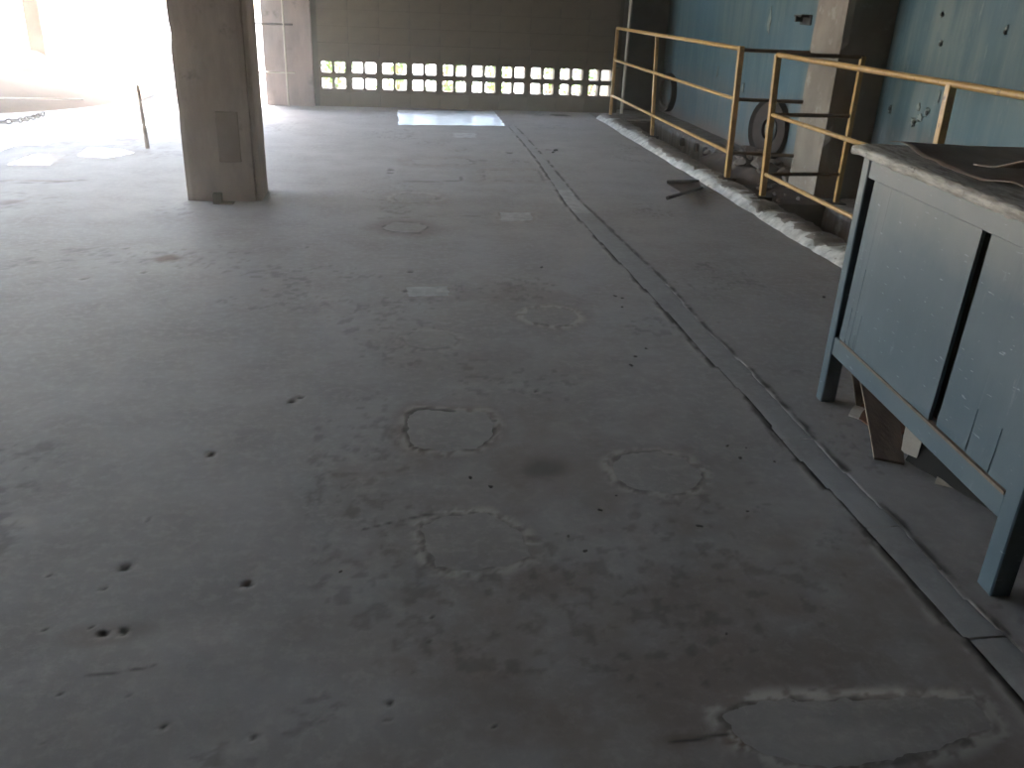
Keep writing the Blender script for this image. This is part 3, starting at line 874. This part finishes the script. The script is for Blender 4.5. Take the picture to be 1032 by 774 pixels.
railing('railing', 'far yellow pipe railing of three posts beside the pit',
        [((2.86, 11.45, 0.0), (2.86, 11.45, T), .018), ((2.895, 9.62, 0.03), (2.885, 9.78, T), .018), ((2.885, 7.24, 0.03), (2.875, 7.30, T + .02), .0215)],
        [('top_rail', (2.86, 11.45, T), (2.875, 7.30, T), .0185), ('middle_rail', (2.86, 11.45, Md + .02), (2.88, 7.28, Md), .0155), ('lower_rail', (2.86, 11.45, Lo + .03), (2.88, 7.26, Lo + .01), .0155)],
        [('crossbar', (2.88, 7.30, T - .01), (3.46, 7.24, T - .01), .0155), ('crossbar', (2.88, 7.28, Md), (3.46, 7.22, Md), .0155), ('crossbar', (2.88, 7.26, Lo + .01), (3.46, 7.22, Lo), .0155)],
        [(2.86, 11.45, .03), (2.895, 9.62, .055), (2.885, 7.24, .055)], 'yellow pipe railings')
railing('railing', 'near yellow pipe railing running on behind the blue-grey cabinet',
        [((2.90, 6.50, 0.03), (2.88, 6.57, T), .0215), ((3.55, 6.55, -0.01), (3.555, 6.57, T + .01), .0185), ((2.885, 4.36, 0.03), (2.885, 4.38, T), .0215), ((2.885, 2.2, 0.03), (2.885, 2.2, T), .0215)],
        [('top_rail', (2.88, 6.57, T), (2.885, 1.6, T), .0185), ('middle_rail', (2.89, 6.54, Md - .03), (2.885, 1.6, Md - .03), .0155), ('lower_rail', (2.90, 6.51, Lo - .03), (2.885, 1.6, Lo - .03), .0155)],
        [('crossbar', (2.88, 6.57, T + .005), (3.555, 6.57, T + .005), .0155), ('crossbar', (2.89, 6.54, Md - .03), (3.55, 6.57, Md - .03), .0155), ('crossbar', (2.90, 6.51, Lo - .03), (3.55, 6.56, Lo - .03), .0155)],
        [(2.90, 6.50, .055), (3.55, 6.55, .0), (2.885, 4.36, .055), (2.885, 2.2, .055)], 'yellow pipe railings')
# rail closing the gap beside the left pillar
lr = empty('barrier_rail', (-1.28, BY - .12, 0)); tag(lr, 'thin pale pipe barrier fixed beside the left end pillar', 'railing')
MB().tube((0, 0, 0), (0, 0, 2.4), .014, 8).build('post', M_pipe, lr, smooth=True)
MB().tube((-1.0, 0, 0), (-1.0, 0, 1.1), .014, 8).build('post', M_pipe, lr, smooth=True)
for z in (.98, .41):
    MB().tube((.11, .0, z), (-1.02, .0, z - .01), .012, 8).build('bar', M_rust if z > .9 else M_pipe, lr, smooth=True)

# ---- rusty wheels leaning on the blue wall
def wheel(y, z, r, label, rz, ri=.10):
    root = empty('rusty_disc', (WX - .07, y, 0.0), rz)
    tag(root, label, 'wheel', 'rusty wheels by the blue wall')
    n = 40
    prof = [(-.012, ri), (-.012, r - .03), (-.045, r), (.045, r), (.012, r - .03), (.012, ri)]
    verts = []; faces = []
    for k in range(n):
        a = 2 * math.pi * k / n
        for (x, rr) in prof: verts.append((x, rr * math.cos(a), z + rr * math.sin(a)))
    m_ = len(prof)
    for k in range(n):
        for j in range(m_):
            a = k * m_ + j; b = k * m_ + (j + 1) % m_; c = ((k + 1) % n) * m_ + (j + 1) % m_; d = ((k + 1) % n) * m_ + j
            faces.append((a, b, c, d))
    link('rim', mesh_from('rim', verts, faces), M_disc, root)
    verts = []; faces = []
    for k in range(n):
        a = 2 * math.pi * k / n
        for (x, rr) in ((-.024, ri), (-.024, ri + .03), (-.011, ri + .035), (-.011, ri)): verts.append((x, rr * math.cos(a), z + rr * math.sin(a)))
    for k in range(n):
        for j in range(4):
            faces.append((k * 4 + j, k * 4 + (j + 1) % 4, ((k + 1) % n) * 4 + (j + 1) % 4, ((k + 1) % n) * 4 + j))
    link('hub_ring', mesh_from('hub_ring', verts, faces), M_iron, root)
wheel(8.55, 0.30, 0.29, 'round rusty steel wheel leaning on the blue wall above the rubble', math.radians(14))
wheel(12.10, 0.29, 0.25, 'round rusty steel wheel in the far corner behind the far railing', math.radians(10), .17)

# ---- rubble on the ledge and the bridge
def rubble_heap():
    n = 40
    u = np.linspace(-1, 1, n); U, V = np.meshgrid(u, u)
    X = 3.42 + U * .42; Y = 8.15 + V * .95; r = np.hypot(U, V)
    Z = -0.12 + .22 * np.clip(1 - r ** 2, 0, 1) ** .7 + (fbm(X * 9, Y * 9, 3, 71) - .5) * .12 * np.clip(1.1 - r, 0, 1)
    o = link('dirt_heap', grid_mesh('dirt_heap', X, Y, Z, False), M_pit)
    tag(o, 'brown heap of dirt spilling off the ledge below the wheel', 'heap')
rubble_heap()
rr = random.Random(12)
stones = [stone_mesh('rubble_chunk', 1.0, s) for s in range(6)]
for k in range(46):
    if k < 34:
        y = rr.uniform(7.35, 8.95); x = rr.uniform(3.15, 3.75)
        q = np.hypot((x - 3.42) / .42, (y - 8.15) / .95)
        z = -0.10 + .22 * max(0, 1 - q * q) ** .7
        if x > PITR: z = max(z, 0.01)
        s = rr.uniform(.03, .085)
    else:
        y = rr.uniform(6.6, 7.2); x = rr.uniform(3.0, 3.4); z = 0.0; s = rr.uniform(.015, .04)
    o = link('rubble_chunk', stones[k % 6], M_stone, None, (x, y, z + s * .35), (rr.uniform(-.4, .4), rr.uniform(-.4, .4), rr.uniform(0, 6)))
    o.scale = (s, s * rr.uniform(.7, 1.1), s * rr.uniform(.7, 1))
    if k < 34: tag(o, 'broken brown rubble chunk heaped between the ledge and the pit', 'rubble', 'rubble chunks on the heap')
    else: tag(o, 'small rubble chunk lying on the slab that bridges the pit', 'rubble', 'rubble chunks on the bridge slab')

# ---- wall clip
wc = empty('wall_bracket', (WX - .01, 8.24, 1.325)); tag(wc, 'small black steel bracket fixed high on the blue wall', 'bracket')
MB().box(-.09, 0, -.06, .10, .02, .04, .003).build('arm', M_iron, wc)
MB().box(-.012, 0, -.10, .12, -.045, .045, .003).build('back_plate', M_iron, wc)
MB().box(-.10, -.03, .02, .05, -.02, .03, .003).build('clamp', M_rust, wc)

# ---- bent rusty offcut on the floor
def offcut():
    pts = [(2.34, 7.20, .012), (2.617, 7.185, .03), (2.578, 6.98, .012), (2.116, 6.455, .035), (2.364, 6.805, .006)]
    cx, cy = 2.45, 6.95
    pts += [(2.50, 7.07, .004)]
    top = [(x - cx, y - cy, z + .004) for x, y, z in pts]; bot = [(x - cx, y - cy, z) for x, y, z in pts]
    n = 5
    verts = top + bot
    faces = []
    N = 6
    for k in range(n):
        a, b = k, (k + 1) % n
        faces.append((5, b, a) if False else (a, b, 5))
        faces.append((b + N, a + N, 5 + N))
        faces.append((a, a + N, b + N, b))
    root = empty('bent_offcut', (cx, cy, 0.002)); tag(root, 'V-shaped rusty sheet metal offcut lying near the kerb', 'scrap')
    me = mesh_from('plate', verts, faces)
    bm = bmesh.new(); bm.from_mesh(me); bmesh.ops.recalc_face_normals(bm, faces=bm.faces); bm.to_mesh(me); bm.free()
    link('plate', me, M_rust, root)
    for a, b in ((0, 1), (3, 2)):
        p = Vector(pts[a]) - Vector((cx, cy, 0)); q = Vector(pts[b]) - Vector((cx, cy, 0))
        MB().tube(p + Vector((0, 0, .012)), q + Vector((0, 0, .012)), .016, 6, .010).build('rolled_edge', M_iron, root)
offcut()

# ---- stake, stub, chain, pebbles
st = MB().tube((0, 0, -.02), (-.016, .0, .555), .021, 8, .014).build('stake', M_wood, None, (-2.222, 8.602, 0), smooth=True)
tag(st, 'thin brown stake standing upright in the floor left of the column', 'stake')
sb = empty('steel_stub', (-1.205, 6.33, 0)); tag(sb, 'short rusty steel stub at the foot of the concrete column', 'stub')
MB().box(-.03, .03, -.03, .03, 0, .075, .004).build('stub', M_rust, sb)
MB().box(-.03, .11, -.035, .03, 0, .012, .003).build('foot_plate', M_rust, sb)
def chain():
    import_pts = [(-4.05, 9.72), (-3.93, 9.83), (-3.82, 10.0), (-3.78, 10.25), (-3.76, 10.55)]
    bm = bmesh.new()
    P = [Vector((x, y, .03)) for x, y in import_pts]
    L = 0.055; k = 0; seg = 0
    samples = []
    for a, b in zip(P[:-1], P[1:]):
        n = int((b - a).length / L)
        for i in range(n): samples.append((a.lerp(b, i / n), (b - a).normalized()))
    for i, (p, d) in enumerate(samples):
        t = bmesh.new()
        nseg, ns = 10, 6
        rings = []
        for q in range(nseg):
            a = 2 * math.pi * q / nseg
            c = Vector((.040 * math.cos(a), .022 * math.sin(a), 0)); rad = Vector((math.cos(a), math.sin(a), 0))
            rings.append([t.verts.new(c + (rad * math.cos(2 * math.pi * s / ns) + Vector((0, 0, 1)) * math.sin(2 * math.pi * s / ns)) * .009) for s in range(ns)])
        for q in range(nseg):
            for s in range(ns):
                t.faces.new((rings[q][s], rings[(q + 1) % nseg][s], rings[(q + 1) % nseg][(s + 1) % ns], rings[q][(s + 1) % ns]))
        rot = Matrix.Rotation(math.atan2(d.y, d.x), 4, 'Z') @ Matrix.Rotation(math.pi / 2 if i % 2 else 0.3, 4, 'X')
        bmesh.ops.transform(t, matrix=Matrix.Translation(p) @ rot, verts=t.verts)
        tmp = bpy.data.meshes.new('t'); t.to_mesh(tmp); t.free(); bm.from_mesh(tmp); bpy.data.meshes.remove(tmp)
    me = bpy.data.meshes.new('chain'); bm.to_mesh(me); bm.free()
    o = link('chain', me, M_chain)
    tag(o, 'dark iron chain lying on the floor before the earth mound', 'chain')
chain()
pl_ = MB().tube((-4.6, 10.62, .17), (-3.40, 10.75, .165), .009, 8).build('thin_pipe', M_pipe, None, smooth=True)
tag(pl_, 'thin pale pipe lying across the front of the earth mound', 'pipe')
peb = [stone_mesh('stone_chip', 1.0, 40 + s, .6) for s in range(4)]
PEB = [(1.166, 4.241), (1.195, 4.208), (1.16, 4.067), (1.128, 3.503), (1.009, 3.314), (1.053, 3.412), (1.168, 2.581), (1.231, 2.563), (1.183, 2.494), (1.291, 2.46),
       (0.496, 2.069), (0.53, 1.993), (0.9, 2.092), (1.077, 2.161), (2.317, 4.209), (0.859, 4.763), (1.676, 8.866), (1.62, 8.72), (0.24, 2.42), (0.30, 2.36), (0.62, 2.20), (0.69, 2.28), (0.81, 1.62), (-0.15, 1.95)]
for k, (x, y) in enumerate(PEB):
    s = rr.uniform(.004, .008) * max(1, y / 2.6)
    o = link('stone_chip', peb[k % 4], M_chipstone, None, (x, y, s * .45), (0, 0, rr.uniform(0, 6)))
    o.scale = (s * rr.uniform(1, 1.6), s, s)
    where = ('beside the trench fill opposite the cabinet' if x > 0.95 and y < 2.7 else 'left of the trench fill in mid floor' if x > 0.95 and y < 4.3 and x < 2 else
             'by the far end of the trench fill' if y > 8 else 'near the kerb, right of the trench fill' if x > 2 else 'on bare floor between the two rows of mends' if y > 4 else 'around the dark stain and the nearest mends')
    g = 'stone chips ' + where
    tag(o, 'small dark stone chip lying loose ' + where, 'stone', g)

# ---- the blue-grey cabinet
def cabinet():
    ang = math.atan2(-.9967, -.0817)
    root = empty('cabinet', (1.685, 2.972, 0), ang)      # local x runs along the front towards the viewer, local y into the depth
    tag(root, 'battered blue-grey wooden cabinet on legs with a peeling top', 'cabinet')
    L, D, H = 1.272, 0.74, 0.953
    for nm, x0, x1, y0, y1 in (('leg', 0, .052, 0, .06), ('leg', L - .066, L, 0, .06), ('leg', 0, .052, D - .06, D), ('leg', L - .066, L, D - .06, D)):
        MB().box(x0, x1, y0, y1, 0, H, .004).build(nm, M_cab, root)
    MB().box(.052, L - .066, .004, .045, .208, .280, .003).build('bottom_rail', M_cab, root)
    MB().box(.052, L - .066, .006, .045, .886, H, .002).build('top_rail', M_cab, root)
    MB().box(.052, L - .066, D - .045, D - .004, .208, .280, .003).build('back_rail', M_cab, root)
    # front panels: each a sheet of split plywood
    def panel(x0, x1, z0, z1, y, name, seed, shear=0.0, splits=()):
        rnd = random.Random(seed)
        bm = bmesh.new()
        zs_ = [z0, z0 + .02, z0 + .06, z0 + .14, z0 + .3, z1]
        xs_ = sorted(set([x0, x1] + [s for sx, w_, hgt in splits for s in (sx, sx + w_)] + list(np.linspace(x0, x1, 9)[1:-1])))
        V = {}
        for i, x in enumerate(xs_):
            for j, z in enumerate(zs_):
                dx = shear * (z - z0)
                V[i, j] = bm.verts.new((x + dx, y + rnd.uniform(-.0003, .0003) + (.0 if j > 1 else rnd.uniform(-.002, .001)), z))
        for i in range(len(xs_) - 1):
            for j in range(len(zs_) - 1):
                cut = any(abs(xs_[i] - sx) < 1e-6 and zs_[j + 1] <= z0 + hgt + 1e-6 for sx, w_, hgt in splits)
                if cut: continue
                bm.faces.new((V[i, j], V[i + 1, j], V[i + 1, j + 1], V[i, j + 1]))
        me = bpy.data.meshes.new(name); bm.to_mesh(me); bm.free()
        o = link(name, me, M_cab, root)
        sm = o.modifiers.new('thickness', 'SOLIDIFY'); sm.thickness = .012; sm.offset = 1 if False else -1
        return o
    p = panel(.082, .778, .286, .892, .008, 'front_panel', 1, .035, splits=((.13, .004, .14), (.165, .003, .3), (.20, .004, .06), (.215, .003, .14)))
    p = panel(.815, 1.208, .286, .892, .014, 'front_panel', 2, .035, splits=((.98, .004, .14), (1.10, .004, .14)))
    MB().box(.052, L - .066, .060, .066, .270, .90).build('gap_shade_sheet', M_black, root)['label'] = 'black sheet painting the shade inside the gaps'  # black sheet added for the dark inside behind the gaps
    strip = MB().box(.10, L - .07, .002, .02, .276, .286, .001).build('rail_strip', M_plank, root); strip['label'] = 'bare brown wooden strip'
    # end, back and floor boards
    MB().box(.008, .020, .06, D - .06, .25, H).build('end_panel', M_cab, root)
    MB().box(L - .020, L - .008, .06, D - .06, .25, H).build('end_panel', M_cab, root)
    MB().box(.052, L - .066, D - .03, D - .018, .25, H).build('back_panel', M_cab, root)
    MB().box(.02, L - .02, .05, D - .03, .235, .250).build('bottom_board', M_plank, root)
    # thick worn top with chewed edge
    nx, ny = 90, 30
    u = np.linspace(-.055, L + .04, nx)
    prof = [(.10, H), (-.004, H), (-.022, H + .001), (-.027, H + .008), (-.027, H + .024), (-.022, H + .030), (-.01, H + .033)] + [(v_, H + .034) for v_ in np.linspace(.03, D + .03, 14)] + [(D + .03, H)]
    A = np.zeros((nx, len(prof))); Bv = A.copy(); Z = A.copy()
    for j, (b_, z_) in enumerate(prof):
        n = fbm(u * 28 + j * .9, u * 0 + j * .8, 3, 52) - .5
        A[:, j] = u; Bv[:, j] = b_ + (n * .012 if 1 <= j <= 8 else 0); Z[:, j] = z_ + (n * .010 if 2 <= j <= 8 else 0)
    top = link('top', grid_mesh('top', A[:, ::-1], Bv[:, ::-1], Z[:, ::-1], False), M_cabtop, root); top['label'] = 'chewed whitish top slab'
    bm = bmesh.new(); bm.from_mesh(top.data)
    bmesh.ops.holes_fill(bm, edges=[e for e in bm.edges if e.is_boundary], sides=0)
    bmesh.ops.recalc_face_normals(bm, faces=bm.faces); bm.to_mesh(top.data); bm.free()
    # curled brown veneer sheet lying loose on the top
    def sheet(name, a0, a1, b_front, b_back, base, lift, seed, label):
        na, nb = 60, 26
        a = np.linspace(a0, a1, na); t = np.linspace(0, 1, nb)
        A, Tt = np.meshgrid(a, t, indexing='ij')
        fr = b_front + (fbm(a * 7, a * 0, 3, seed) - .5) * .07
        Bq = fr[:, None] * (1 - Tt) + b_back * Tt
        Zq = base + lift(A, Tt) + (fbm(A * 5, Bq * 5, 3, seed + 3) - .5) * .012 + .004
        o = link(name, grid_mesh(name, A, Bq, Zq), M_veneer, root); o['label'] = label
        s = o.modifiers.new('thickness', 'SOLIDIFY'); s.thickness = .003; s.offset = 1
        return o
    sheet('veneer', -.02, L + .02, .085, D + .02, H + .036, lambda A, t: .022 * np.clip(np.sin(A * 9 + 1.0), 0, 1) ** 2 * (1 - t) ** 3 + .01 * t, 81, 'brown veneer peeling off the top')
    sheet('veneer', .46, L + .03, .16, D + .03, H + .046, lambda A, t: .006 + (.055 * np.exp(-((A - .72) / .13) ** 2) + .040 * np.exp(-((A - 1.0) / .10) ** 2)) * (1 - t) ** 2.2 + .012 * t, 84, 'upper brown veneer layer curling up')
    return root
cabinet()

# ---- boards, scraps and added shade sheets under the cabinet
def board(name, pts4, th, mt, label, cat='board', group=None):
    """a slightly twisted board: four corner points of its upper face"""
    P = [Vector(p) for p in pts4]
    c = sum(P, Vector()) / 4
    c0 = Vector((c.x, c.y, 0))
    nrm = (P[1] - P[0]).cross(P[3] - P[0]).normalized()
    if nrm.z < 0: nrm = -nrm
    n = 8
    bm = bmesh.new(); rows = []
    for i in range(n + 1):
        t = i / n
        a = P[0].lerp(P[3], t); b = P[1].lerp(P[2], t)
        bow = nrm * math.sin(t * math.pi) * .008
        rows.append([bm.verts.new(q - c0 + bow) for q in (a, b, b - nrm * th, a - nrm * th)])
    for i in range(n):
        for k in range(4):
            bm.faces.new((rows[i][k], rows[i][(k + 1) % 4], rows[i + 1][(k + 1) % 4], rows[i + 1][k]))
    bm.faces.new(rows[0][::-1]); bm.faces.new(rows[-1])
    bmesh.ops.recalc_face_normals(bm, faces=bm.faces)
    me = bpy.data.meshes.new(name); bm.to_mesh(me); bm.free()
    o = link(name, me, mt, None, c0)
    return tag(o, label, cat, group)
board('wooden_board', [(1.655, 2.455, .012), (1.74, 2.405, .012), (1.90, 2.86, .20), (1.79, 2.93, .20)], .012, M_plank, 'wide brown board leaning out from under the cabinet front')
board('wooden_board', [(1.80, 2.86, .012), (1.85, 2.83, .012), (1.93, 3.12, .20), (1.86, 3.14, .20)], .012, M_plank, 'narrow brown board under the cabinet behind the far front leg')
board('torn_board', [(1.75, 2.455, .03), (1.78, 2.405, .03), (1.83, 2.46, .15), (1.79, 2.52, .16)], .006, M_card, 'pale torn board edge poking out under the cabinet middle', 'scrap')
board('torn_board', [(1.775, 2.28, .008), (1.82, 2.235, .012), (1.90, 2.29, .025), (1.84, 2.35, .012)], .004, M_card, 'small pale scrap lying on the floor under the cabinet', 'scrap')
board('torn_board', [(1.728, 2.785, .010), (1.755, 2.755, .010), (1.80, 2.80, .03), (1.775, 2.83, .03)], .006, M_card, 'small pale scrap beside the far front leg of the cabinet', 'scrap')
board('scrap_and_shade_sheet', [(1.855, 2.10, .012), (1.755, 2.43, .012), (1.96, 2.52, .22), (2.06, 2.12, .22)], .008, M_black, 'added black sheet painting the shade under the middle of the cabinet', 'scrap')  # near-black sheet added where the space under the cabinet is in shade
board('scrap_and_shade_sheet', [(2.06, 2.45, .012), (2.10, 3.0, .012), (2.16, 3.0, .225), (2.12, 2.45, .225)], .012, M_rust, 'added rust-brown sheet standing on edge to darken under the far half of the cabinet', 'scrap')  # sheet added to darken the open space behind the boards
board('scrap_and_shade_sheet', [(1.755, 2.80, .006), (1.79, 2.58, .006), (1.95, 2.66, .02), (1.90, 2.92, .02)], .005, M_rustred, 'reddish-brown scrap lying flat behind the far front leg of the cabinet', 'scrap')
